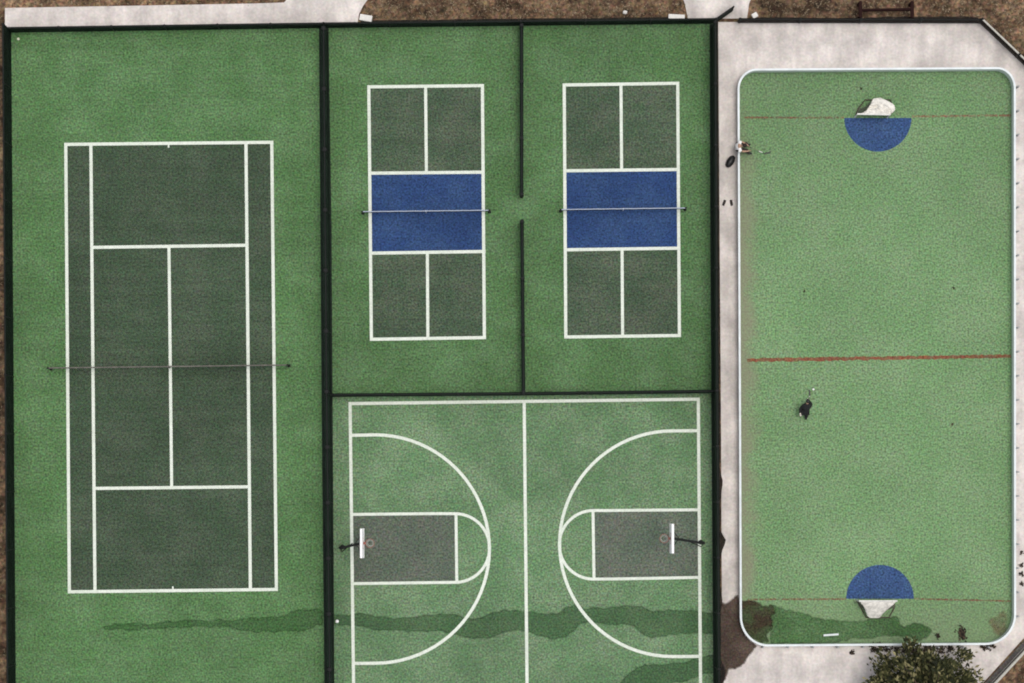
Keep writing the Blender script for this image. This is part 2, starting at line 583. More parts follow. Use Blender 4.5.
# water and dirt marks: a filled outline with a feathered rim
def stain(name, pts, z, mat, label, cat, rim=2.8):
    q = [Vector((p[0], p[1])) for p in pts]
    area = sum(q[i].x * q[(i + 1) % len(q)].y - q[(i + 1) % len(q)].x * q[i].y for i in range(len(q)))
    sgn = 1 if area > 0 else -1
    outp, inp = [], []
    n = len(q)
    for i, p in enumerate(q):
        t = (q[(i + 1) % n] - q[i - 1])
        t = t.normalized() if t.length > 1e-6 else Vector((1, 0))
        nr = Vector((t.y, -t.x)) * sgn
        o = p + nr * (rim - .45)
        outp.append(Vector((P(o.x, o.y).x, P(o.x, o.y).y, z - .001)))
        w_ = p - nr * .45
        inp.append(Vector((P(w_.x, w_.y).x, P(w_.x, w_.y).y, z)))
    mb = MB()
    mb.poly(inp)
    mb.quad_strip(inp, outp, True)
    me = bpy.data.meshes.new(name)
    me.from_pydata(mb.v, [], mb.f)
    # the ring gets its own vertices so that the two sets carry their own wetness
    at = me.attributes.new('wet', 'FLOAT', 'POINT')
    for i in range(len(me.vertices)):
        at.data[i].value = 0.0 if i >= 2 * n else 1.0
    bm = bmesh.new()
    bm.from_mesh(me)
    bmesh.ops.recalc_face_normals(bm, faces=bm.faces)
    for f in bm.faces:
        if f.normal.z < 0:
            f.normal_flip()
    bm.to_mesh(me)
    bm.free()
    me.materials.append(mat)
    o = bpy.data.objects.new(name, me)
    COL.objects.link(o)
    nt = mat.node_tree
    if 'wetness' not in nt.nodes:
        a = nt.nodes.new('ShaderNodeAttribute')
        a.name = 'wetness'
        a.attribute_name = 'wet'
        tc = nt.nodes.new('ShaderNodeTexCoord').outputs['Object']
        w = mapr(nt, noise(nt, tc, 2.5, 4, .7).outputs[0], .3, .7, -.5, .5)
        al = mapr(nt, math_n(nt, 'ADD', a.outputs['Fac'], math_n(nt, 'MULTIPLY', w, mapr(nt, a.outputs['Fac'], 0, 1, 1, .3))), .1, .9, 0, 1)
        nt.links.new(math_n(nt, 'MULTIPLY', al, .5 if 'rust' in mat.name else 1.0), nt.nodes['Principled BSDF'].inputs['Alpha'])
    return struct(o, label, cat)


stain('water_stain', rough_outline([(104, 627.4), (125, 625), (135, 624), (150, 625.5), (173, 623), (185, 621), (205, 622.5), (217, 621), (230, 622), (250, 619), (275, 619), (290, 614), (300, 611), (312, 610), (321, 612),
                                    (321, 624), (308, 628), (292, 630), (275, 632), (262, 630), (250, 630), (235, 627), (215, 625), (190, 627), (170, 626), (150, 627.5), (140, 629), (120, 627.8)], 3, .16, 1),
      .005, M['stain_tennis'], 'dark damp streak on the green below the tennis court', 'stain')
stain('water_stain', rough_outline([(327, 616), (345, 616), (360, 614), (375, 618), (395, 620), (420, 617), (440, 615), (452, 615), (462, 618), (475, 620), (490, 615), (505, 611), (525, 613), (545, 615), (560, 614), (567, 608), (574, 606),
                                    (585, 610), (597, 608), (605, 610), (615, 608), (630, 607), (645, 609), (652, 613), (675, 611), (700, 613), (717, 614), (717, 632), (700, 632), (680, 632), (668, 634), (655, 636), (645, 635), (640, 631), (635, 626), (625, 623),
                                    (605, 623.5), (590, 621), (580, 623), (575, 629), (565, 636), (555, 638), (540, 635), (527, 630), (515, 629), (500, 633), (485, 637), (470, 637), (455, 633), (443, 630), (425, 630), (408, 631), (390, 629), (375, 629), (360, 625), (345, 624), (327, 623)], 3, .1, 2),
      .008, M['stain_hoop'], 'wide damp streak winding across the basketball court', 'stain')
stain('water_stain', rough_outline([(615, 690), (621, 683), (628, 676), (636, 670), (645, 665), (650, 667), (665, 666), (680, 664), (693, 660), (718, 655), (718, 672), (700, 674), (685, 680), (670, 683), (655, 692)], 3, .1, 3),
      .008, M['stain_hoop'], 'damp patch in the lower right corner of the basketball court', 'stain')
stain('water_stain', rough_outline([(770, 606), (785, 611), (795, 613), (805, 615), (813, 619), (825, 621), (845, 622), (860, 622), (873, 620), (897, 618), (899, 625), (905, 629), (915, 624), (925, 627), (930, 631), (927, 636), (920, 640), (905, 635),
                                    (890, 635), (870, 637), (850, 638), (835, 641), (820, 643), (800, 642.5), (772, 643)], 3, .12, 4),
      .006, M['stain_rink'], 'dark green wet patch at the south end of the rink', 'stain')
stain('mud_stain', rough_outline([(741.5, 602), (750, 601), (757, 604), (765, 607), (772, 606), (774, 613), (768, 618), (772, 626), (766, 634), (768, 641), (762, 641.5), (752, 638), (744, 628), (741.2, 616)], 3, .16, 5),
      .0085, M['stain_mud'], 'brown mud in the south west corner of the rink', 'stain', 3.0)
stain('mud_stain', rough_outline([(719, 602), (724, 605), (728, 604), (733, 600), (737, 596), (738.6, 610), (740, 625), (745, 637), (755, 646), (748, 655), (743, 663), (735, 668), (728, 668), (726, 675), (722, 681), (719, 679)], 3, .09, 6),
      .003, M['stain_walk'], 'dark wet mud on the concrete outside the rink corner', 'stain')
stain('rust_stain', rough_outline([(990, 622), (998, 618), (1003, 612), (1005, 622), (1004, 631), (999, 634), (994, 628)], 3, .2, 8),
      .007, M['stain_rust'], 'reddish dusty mark in the south east corner of the rink', 'stain', 4.0)
# strip of wet soil between the court slab and the rink pavement
sp = [(713.5, 22), (718, 22), (718.6, 120)]
for yy in range(140, 700, 10):
    bump = {480: 2.4, 490: 1.6, 540: 5.5, 550: 2.0, 410: .8, 600: 1.5, 670: 5, 680: 3}.get(yy, 0)
    sp.append((718.7 + (yy - 120) * .0042 + bump + random.uniform(-.2, .3), yy))
sp += [(721, 725), (717.2, 725), (716, 400)]
sheet('soil_strip', rough_outline(sp, 1, .05, 9), .006, M['soil'], 'strip of dark wet soil along the east court fence', 'soil')
M['dark_strip'] = surf('fence_shade_strip', alb(34, 46, 36), alb(26, 36, 30), grain=.4, blotch=.15, mscale=1.0)  # dark green ground colour, painted in for the shade of the tall fences
sheet('fence_shade_strip', [(319.0, 28), (328.6, 28), (331.6, 230), (333.0, 453), (334.6, 722), (324.8, 722), (322.0, 453), (320.4, 230)], .0105, M['dark_strip'],
      'dark strip of painted shade under the fence right of the tennis court', 'ground')
sheet('fence_shade_strip', [(709.6, 24), (714.5, 24), (715.0, 230), (716.5, 453), (718.0, 722), (713.4, 722), (711.6, 453), (710.2, 230)], .0105, M['dark_strip'],
      'dark strip of painted shade under the fence left of the rink pavement', 'ground')
sheet('soil_strip', rough_outline([(360, 24), (362, 20.5), (420, 19.5), (520, 18.5), (620, 17.5), (686, 17.5), (688, 20), (715, 20), (715, 23.5), (520, 26)], 3, .05, 14), -.003, M['soil'],
      'strip of dark soil along the north court fence', 'soil')
sheet('soil_strip', rough_outline([(740, 22.3), (741, 18.5), (800, 17.5), (860, 18), (900, 16.5), (940, 16), (978, 17.5), (981, 22.4)], 3, .07, 15), -.003, M['soil'],
      'strip of dark soil along the north rink fence', 'soil')
sheet('asphalt_strip', [(1024, 641), (1052, 614), (1064, 614), (1064, 616), (1036, 642), (955, 728), (945, 726)], -.02, M['asphalt'],
      'grey asphalt edging along the slanting rink fence', 'path')


# ------------------------------------------------------------------ fences
def fence(name, label, pts, h, panel_mat, rail_mat, post_mat, spacing=3.0, thick=.10, rail_r=.035, group=None, base=0.0):
    q = [P(*p) for p in pts]
    root = thing(name, label, 'fence', q[0] + Vector((0, 0, base)), group)
    b0 = base
    pan, top, bot = MB(), MB(), MB()
    for a, b in zip(q[:-1], q[1:]):
        L = (b - a).length
        ang = math.atan2(b.y - a.y, b.x - a.x)
        c = (a + b) / 2
        pan.box((c.x, c.y, b0 + (h + .06) / 2), L, thick, h - .12, ang)
        top.tube([a + Vector((0, 0, b0 + h)), b + Vector((0, 0, b0 + h))], rail_r, 8)
        bot.tube([a + Vector((0, 0, b0 + .08)), b + Vector((0, 0, b0 + .08))], .022, 6)
        n = max(1, round(L / spacing))
        for i in range(n + 1):
            if i == 0 and a is not q[0]:
                continue
            p = a + (b - a) * i / n
            m = MB().tube([(p.x, p.y, b0 - .05), (p.x, p.y, b0 + h + .05)], thick * .5 + .012, 8)
            m.ball((p.x, p.y, b0 + h + .05), thick * .5 + .02, None, .05, 8, 5)
            m.build('post', post_mat, root, True)
    pan.build('mesh_panel', panel_mat, root)
    top.build('top_rail', rail_mat, root)
    bot.build('bottom_rail', rail_mat, root)
    return root


K, KS = M['black_steel'], M['screen']
fence('court_fence', 'tall black screened fence along the left edge of the tennis court', [(10.6, 31.5), (15.4, 722)], 2.3, KS, K, K)
fence('court_fence', 'low black fence between the tennis court and the long north path', [(9.5, 31.8), (325, 27.2)], 1.2, KS, K, K, thick=.12)
fence('court_fence', 'low black fence between the pickleball courts and the brown earth', [(325, 27.2), (520.4, 25.0), (714.5, 22.8)], 1.2, KS, K, K, thick=.12)
fence('court_fence', 'tall black fence between the tennis court and the pickleball courts', [(326.0, 34.5), (329.0, 393), (332.6, 722)], 2.0, KS, K, K, thick=.24)
fence('court_fence', 'black divider fence between the pickleball courts, upper length above the opening', [(521.5, 29), (521.6, 196.5)], 1.2, KS, K, K, thick=.19)
fence('court_fence', 'black divider fence between the pickleball courts, lower length below the opening', [(521.9, 223.5), (523.4, 392.5)], 1.2, KS, K, K, thick=.19)
fence('court_fence', 'black fence between the pickleball courts and the basketball court', [(328.5, 395.7), (523.4, 394.3), (714, 391.9)], 1.2, KS, K, K, thick=.15)
fence('court_fence', 'tall black fence between the courts and the concrete of the rink', [(712.6, 28.5), (714.2, 392), (716.6, 722)], 2.0, KS, K, K, thick=.16)
fence('rink_fence', 'low dark fence along the north edge of the rink pavement', [(739, 21.8), (979.5, 22.2)], .75, M['screen_brown'], K, K, thick=.16)
fence('rink_fence', 'slanting fence with a pale rail at the upper right corner', [(979.5, 22.2), (1053, 92)], 1.0, M['screen_brown'], M['galv'], K, thick=.10, rail_r=.05, base=-.03)
fence('rink_fence', 'slanting grey mesh fence with a pale rail at the lower right corner', [(1058, 615), (1030, 641), (951, 726)], 1.1, M['screen_grey'], M['galv'], M['post_grey'], thick=.05, rail_r=.07, base=-.03)

# open gate
a, b = P(716.0, 22.0), P(732.0, 10.8)
gt = thing('gate', 'black gate standing open over the short concrete path', 'gate', a)
ang = math.atan2(b.y - a.y, b.x - a.x)
c = (a + b) / 2
L = (b - a).length
MB().box((c.x, c.y, .66), L - .08, .10, 1.1, ang).build('mesh_panel', KS, gt)
fr = MB()
up = lambda p, z: (p.x, p.y, z)
fr.tube([up(a, .06), up(a, 1.25), up(b, 1.25), up(b, .06), up(a, .06)], .05, 8)
fr.build('gate_frame', K, gt)
MB().tube([up(b, .9), (b.x - .03, b.y - .14, .9)], .025, 6).build('latch', K, gt)


# ------------------------------------------------------------------ court nets
def court_net(name, label, cat, a, b, h, tape_mat, mid=None, tape_w=.09, grp=None, dull=False):
    A, B = P(*a), P(*b)
    A.z = B.z = .02
    root = thing(name, label, cat, (A + B) / 2, grp)
    d = (B - A).normalized()
    nn = Vector((-d.y, d.x, 0))
    n = 24
    pts = []
    for i in range(n + 1):
        t = i / n
        sag = .13 * (1 - abs(2 * t - 1)) if mid else 0
        p = A.lerp(B, t) + nn * .004 * math.sin(i * 2.1)
        pts.append(Vector((p.x, p.y, h - sag)))
    net = MB()
    net.quad_strip([Vector((p.x, p.y, .06)) for p in pts], [p - Vector((0, 0, .02)) for p in pts])
    net.build('netting', M['net_cord'], root)
    tp = MB()
    L = [p + nn * tape_w / 2 for p in pts]
    Q = [p - nn * tape_w / 2 for p in pts]
    Ld = [p - Vector((0, 0, .06)) for p in L]
    Qd = [p - Vector((0, 0, .06)) for p in Q]
    tp.quad_strip(Q, L)
    tp.quad_strip(Qd, Q)
    tp.quad_strip(L, Ld)
    tp.build('top_tape', tape_mat, root)
    for p in (A, B):
        m = MB().tube([(p.x, p.y, 0), (p.x, p.y, h + .04)], .05, 10)
        m.tube([(p.x, p.y, 0), (p.x, p.y, .02)], .09, 10)
        m.build('post', K, root, False)
    m = (A + B) / 2
    MB().box((m.x, m.y, h / 2 - (.06 if mid else 0)), .07, tape_w + .03, h - (.1 if mid else -.03), math.atan2(d.y, d.x)).build('centre_strap', M['tape_white'] if not dull else M['tape_dull'], root)
    return root


court_net('tennis_net', 'long dark tennis net with a dull grey tape', 'net', (51, 368.9), (289, 365.8), 1.04, M['tape_dull'], True, .06, None, True)
court_net('pickleball_net', 'pickleball net with a white tape over the left blue zone', 'net', (363, 213.3), (489.5, 211.9), .88, M['tape_white'], None, .042, 'pickleball nets')
court_net('pickleball_net', 'pickleball net with a white tape over the right blue zone', 'net', (560.5, 211.2), (685, 209.6), .88, M['tape_white'], None, .042, 'pickleball nets')


# ------------------------------------------------------------------ hoops
def hoop(label, base, board, s):
    """s=+1: the board faces +x (left hoop)"""
    B0 = P(*base)
    C0 = P(*board)
    root = thing('basketball_hoop', label, 'basketball hoop', B0, 'basketball hoops')
    pole = MB().tube([(B0.x, B0.y, 0), (B0.x, B0.y, 2.2), (B0.x + .03 * s, B0.y, 2.7), (B0.x + .16 * s, B0.y + .01, 3.05), (B0.x + .32 * s, B0.y + .03, 3.15)], .075, 10)
    pole.tube([(B0.x, B0.y, 0), (B0.x, B0.y, .03)], .13, 10)
    pole.build('pole', K, root, False)
    arm = MB().tube([(B0.x + .22 * s, B0.y + .02, 3.12), (C0.x - .07 * s, C0.y, 3.3)], .065, 8)
    for dy in (-.35, .35):
        arm.tube([(C0.x - .35 * s, C0.y, 3.2), (C0.x - .07 * s, C0.y + dy, 3.75)], .02, 6)
    arm.build('arm', K, root)
    br = MB().tube([(B0.x, B0.y - .02, 1.9), (B0.x + .12 * s, B0.y - .20, 2.4), (C0.x - .5 * s, C0.y, 3.15)], .025, 6)
    br.build('brace', K, root)
    bd = MB()
    bd.box((C0.x, C0.y, 3.43), .13, 1.52, 1.05)
    o = bd.build('backboard', M['backboard'], root, bevel=.012)
    MB().box((C0.x, C0.y, 2.89), .20, 1.54, .08).build('board_padding', M['backboard'], root, bevel=.02)
    # painted target on the face
    fx = C0.x + .067 * s
    tg = MB()
    for cy, cz, wy, wz in ((0, 3.52, .59, .05), (0, 3.09, .59, .05), (-.27, 3.305, .05, .38), (.27, 3.305, .05, .38)):
        tg.box((fx, C0.y + cy, cz), .006, wy, wz)
    tg.build('target_square', M['rim'], root)
    rm = MB()
    rc = (C0.x + .40 * s, C0.y, 3.05)
    ring = [(rc[0] + .225 * math.cos(2 * math.pi * i / 24), rc[1] + .225 * math.sin(2 * math.pi * i / 24), 3.05) for i in range(25)]
    rm.tube(ring, .012, 6)
    rm.box((C0.x + .1 * s, C0.y, 3.03), .16, .12, .1)
    rm.build('rim', M['rim'], root)
    nt = MB()
    for i in range(12):
        a0, a1 = 2 * math.pi * i / 12, 2 * math.pi * (i + 1) / 12
        a2 = 2 * math.pi * (i - 1) / 12
        p0 = (rc[0] + .22 * math.cos(a0), rc[1] + .22 * math.sin(a0), 3.04)
        for aa in (a1, a2):
            nt.tube([p0, (rc[0] + .16 * math.cos(aa), rc[1] + .16 * math.sin(aa), 2.82), (rc[0] + .12 * math.cos(a0), rc[1] + .12 * math.sin(a0), 2.62)], .006, 4)
    nt.build('hoop_net', M['white_cord'], root)
    return root


hoop('basketball hoop on a black pole over the left key', (342.6, 547.0), (365.2, 542.3), 1)
hoop('basketball hoop on a black pole over the right key', (700.8, 542.2), (668.6, 537.7), -1)


# ------------------------------------------------------------------ rink boards
bb = thing('rink_boards', 'white low boards with rounded corners running round the hockey rink', 'rink boards', P(741, 360))
BH = .70
inn = [P(*p) for p in rink_path(0, 12)]
out = [P(*p) for p in rink_path(1.4, 12)]
lift = lambda L, z: [Vector((p.x, p.y, z)) for p in L]
mb = MB()
mb.quad_strip(lift(inn, 0), lift(inn, BH), True)
mb.quad_strip(lift(out, BH), lift(out, 0), True)
mb.quad_strip(lift(inn, BH), lift(out, BH), True)
mb.build('board_wall', M['board'], bb)
ci = [P(*p) for p in rink_path(-.25, 12)]
co = [P(*p) for p in rink_path(1.75, 12)]
mb = MB()
mb.quad_strip(lift(ci, BH + .005), lift(ci, BH + .05), True)
mb.quad_strip(lift(ci, BH + .05), lift(co, BH + .05), True)
mb.quad_strip(lift(co, BH + .05), lift(co, BH + .005), True)
mb.quad_strip(lift(co, BH + .005), lift(ci, BH + .005), True)
mb.build('cap_rail', M['cap'], bb)
# outside braces
posts = []
for yy in range(88, 630, 24):
    posts.append((1016.2, yy, 0))
for xx in range(762, 990, 25):
    posts.append((xx, 646.8, -math.pi / 2))
for x, y, a in posts:
    p = P(x, y)
    m = MB()
    d = Vector((math.cos(a), math.sin(a), 0))
    m.box((p.x, p.y, BH / 2), .08, .08, BH - .02, a)
    if a == 0:
        m.box((p.x - .03, p.y, BH + .035), .14, .035, .04, a)
    m.build('post', M['post_grey'], bb)


# ------------------------------------------------------------------ goals
def goal(label, front, back_pts, hb, seed, base_box, wr=.05):
    """front: crossbar ends as survey points at 1.2 m; back_pts: outline of the net behind (px,py,z)"""
    A, B = P(*front[0], 1.2), P(*front[1], 1.2)
    root = thing('hockey_goal', label, 'hockey goal', ((A.x + B.x) / 2, (A.y + B.y) / 2, 0), 'hockey goals')
    fr = MB()
    fr.tube([(A.x, A.y, .02), A, B, (B.x, B.y, .02)], .045, 8)
    fr.build('goal_frame', M['goal_frame'], root)
    bs = MB()
    q = [P(*p) for p in base_box]
    bs.tube([(A.x, A.y, .04)] + [(p.x, p.y, .04) for p in q] + [(B.x, B.y, .04)], .035, 8)
    bs.build('base_frame', M['goal_base'], root)
    # top and back netting: loft from the crossbar to the back curve, sagging and wrinkled
    rnd = random.Random(seed)
    C = [P(x, y, z) for x, y, z in back_pts]
    nu, nv = 16, 10
    def along(L, t):
        s = t * (len(L) - 1)
        i = min(int(s), len(L) - 2)
        return L[i].lerp(L[i + 1], s - i)
    rows = []
    for j in range(nv + 1):
        v = j / nv
        row = []
        for i in range(nu + 1):
            u = i / nu
            p = A.lerp(B, u).lerp(along(C, u), v)
            w = math.sin(math.pi * v)
            p.z += w * hb
            p.z += w * rnd.uniform(-wr, wr)
            p.x += w * rnd.uniform(-.015, .015)
            p.y += w * rnd.uniform(-.02, .02)
            row.append(p)
        rows.append(row)
    nb = MB()
    for j in range(nv):
        nb.quad_strip(rows[j], rows[j + 1])
    nb.build('goal_net', M['goal_net'], root, True)
    sd = MB()
    for k, T0 in ((0, A), (-1, B)):
        edge = [r[k] for r in rows]
        foot = [Vector((T0.x, T0.y, .05)).lerp(Vector((q[k].x, q[k].y, .05)), j / nv) for j in range(nv + 1)]
        sd.quad_strip(foot, edge)
    # low back curtain
    low = [Vector((q[0].x, q[0].y, .05)).lerp(Vector((q[-1].x, q[-1].y, .05)), i / nu) for i in range(nu + 1)]
    sd.quad_strip(low, rows[-1])
    sd.build('side_netting', M['goal_side'], root)
    return root


goal('white hockey goal with crumpled netting behind the north crease', ((857.6, 114.0), (890, 114.6)),
     [(869, 112, .9), (871.5, 106, .95), (872, 99, .8), (880, 97.5, .75), (888, 101, .8), (894, 104.5, .85), (895.5, 109, .95), (893, 112.5, 1.1)], .05, 5,
     [(858.5, 108), (865, 100), (890, 100), (893, 106)], .18)
goal('white hockey goal with taut netting behind the south crease', ((859.3, 601), (897, 601)),
     [(864, 607, .8), (867.5, 616, .45), (870, 618, .35), (879.5, 618, .35), (882.5, 614, .5), (888, 609, .75)], .06, 9,
     [(860, 606), (866, 617.5), (889, 617.5), (894, 608)])


# ------------------------------------------------------------------ small things
def block(label, px, py, sx, sy, sz, rz):
    p = P(px, py)
    o = MB().box((0, 0, sz / 2 - .05), sx, sy, sz, 0).build('concrete_block', M['stone'], None, False, .025)
    o.location = (p.x, p.y, 0)
    o.rotation_euler = (0, 0, R(rz))
    return tag(o, label, 'block', 'white concrete blocks by the paths')


block('white concrete block lying askew by the corner of the long path', 366, 18.6, .66, .33, .28, -10)
block('long white concrete block by the left edge of the short gate path', 676.5, 17.2, .86, .24, .26, -3)
block('small white concrete block right of the short gate path', 754.6, 15.8, .30, .26, .24, 30)
st = MB().ball((0, 0, .05), .13, .11, .08, 10, 6)
for i, v in enumerate(st.v):
    st.v[i] = tuple(c * (1 + .15 * math.sin(i * 3.7)) for c in v)
st = st.build('stone', M['stone'], None, True)
st.location = P(625, 12.5, -.03)
tag(st, 'single pale stone on the brown earth above the right pickleball court', 'stone')


def ball(label, px, py, r, mat):
    o = MB().ball((0, 0, r), r, None, None, 14, 10).build('ball', mat, None, True)
    o.location = P(px, py, .016)
    return tag(o, label, 'ball')


ball('pale ball in the upper left corner of the tennis court', 18.6, 39.2, .075, M['ball'])
ball('white ball lying on the damp streak by the basketball sideline', 337.2, 621.2, .095, M['cloth_white'])
ball('white ball beside the stick blade of the black clad player', 813.2, 389.4, .06, M['cloth_white'])

# white plank
pl = MB().box((0, 0, .03), .80, .10, .05).build('plank', M['cap'], None, False, .008)
pl.location = P(831, 634.8, .01)
pl.rotation_euler = (0, 0, R(4))
tag(pl, 'short white plank lying on the wet patch of the rink', 'plank')

# dark red rail north of the rink
rl = thing('steel_rail', 'dark red steel rail on two end frames behind the rink fence', 'rail', P(886, 14))
for x in (859.5, 911):
    e = MB()
    a0, a1 = P(x - 1, 19), P(x - 1, 5)
    e.tube([(a0.x, a0.y, -.05), (a0.x, a0.y, .82), (a1.x, a1.y, .82), (a1.x, a1.y, -.05)], .10, 8)
    e.build('end_frame', M['red_steel'], rl)
a0, a1 = P(858.5, 12.2), P(910, 11.5)
MB().tube([(a0.x, a0.y, .80), (a1.x, a1.y, .80)], .055, 8).build('beam', M['red_steel'], rl)
MB().tube([(a0.x, a0.y, .35), (a1.x, a1.y, .35)], .04, 8).build('lower_bar', M['red_steel'], rl)


# ------------------------------------------------------------------ people
def skin_mesh(name, nodes, edges, mat, parent, root_key, lev=2, extra=None):
    """nodes: name -> (x,y,z,r); local metres of the parent"""
    keys = list(nodes)
    idx = {k: i for i, k in enumerate(keys)}
    me = bpy.data.meshes.new(name)
    me.from_pydata([nodes[k][:3] for k in keys], [(idx[a], idx[b]) for a, b in edges], [])
    o = bpy.data.objects.new(name, me)
    COL.objects.link(o)
    sk = o.modifiers.new('Skin', 'SKIN')
    sk.use_smooth_shade = True
    ss = o.modifiers.new('Sub', 'SUBSURF')
    ss.levels = ss.render_levels = lev
    if not me.skin_vertices:
        raise RuntimeError('no skin layer')
    for k in keys:
        sv = me.skin_vertices[0].data[idx[k]]
        r = nodes[k][3]
        sv.radius = (r, r) if not isinstance(r, tuple) else r
        sv.use_root = (k == root_key)
    dg = bpy.context.evaluated_depsgraph_get()
    ev = o.evaluated_get(dg)
    m2 = bpy.data.meshes.new_from_object(ev)
    m2.name = name
    o.modifiers.clear()
    o.data = m2
    bpy.data.meshes.remove(me)
    m2.materials.clear()
    m2.materials.append(mat)
    for p in m2.polygons:
        p.use_smooth = True
    o.parent = parent
    return o


def fingers(nodes, edges, hand, d, side, key):
    """five short bent chains from the palm; d = pointing direction, side = towards the thumb"""
    h = Vector(nodes[hand][:3])
    d = Vector(d).normalized()
    s = Vector(side).normalized()
    n = d.cross(s)
    for i in range(4):
        off = s * (.03 - .02 * i)
        ln = (.07, .08, .075, .06)[i]
        a = h + off + d * .045
        b = a + d * ln * .55 + n * .012
        c = b + d * ln * .3 + n * .035
        for j, (p, r) in enumerate(((a, .0095), (b, .009), (c, .0075))):
            nodes['%s_f%d%d' % (key, i, j)] = (*p, r)
        edges += [(hand, '%s_f%d0' % (key, i)), ('%s_f%d0' % (key, i), '%s_f%d1' % (key, i)), ('%s_f%d1' % (key, i), '%s_f%d2' % (key, i))]
    a = h + s * .038 + d * .005
    b = a + s * .025 + d * .03 + n * .015
    nodes[key + '_t0'] = (*a, .011)
    nodes[key + '_t1'] = (*b, .009)
    edges += [(hand, key + '_t0'), (key + '_t0', key + '_t1')]


def scaled(nodes, keys, add, **over):
    r = {}
    for k in keys:
        x, y, z, q = nodes[k]
        r[k] = (x, y, z, over.get(k, q + add))
    return r


LIMBS = [('pel', 'waist'), ('waist', 'chest'), ('chest', 'neck'), ('neck', 'chin'), ('chin', 'head'), ('head', 'crown'),
         ('chest', 'shL'), ('shL', 'elL'), ('elL', 'wrL'), ('wrL', 'haL'), ('chest', 'shR'), ('shR', 'elR'), ('elR', 'wrR'), ('wrR', 'haR'),
         ('pel', 'hipL'), ('hipL', 'knL'), ('knL', 'anL'), ('anL', 'toL'), ('pel', 'hipR'), ('hipR', 'knR'), ('knR', 'anR'), ('anR', 'toR'), ('chin', 'nose')]


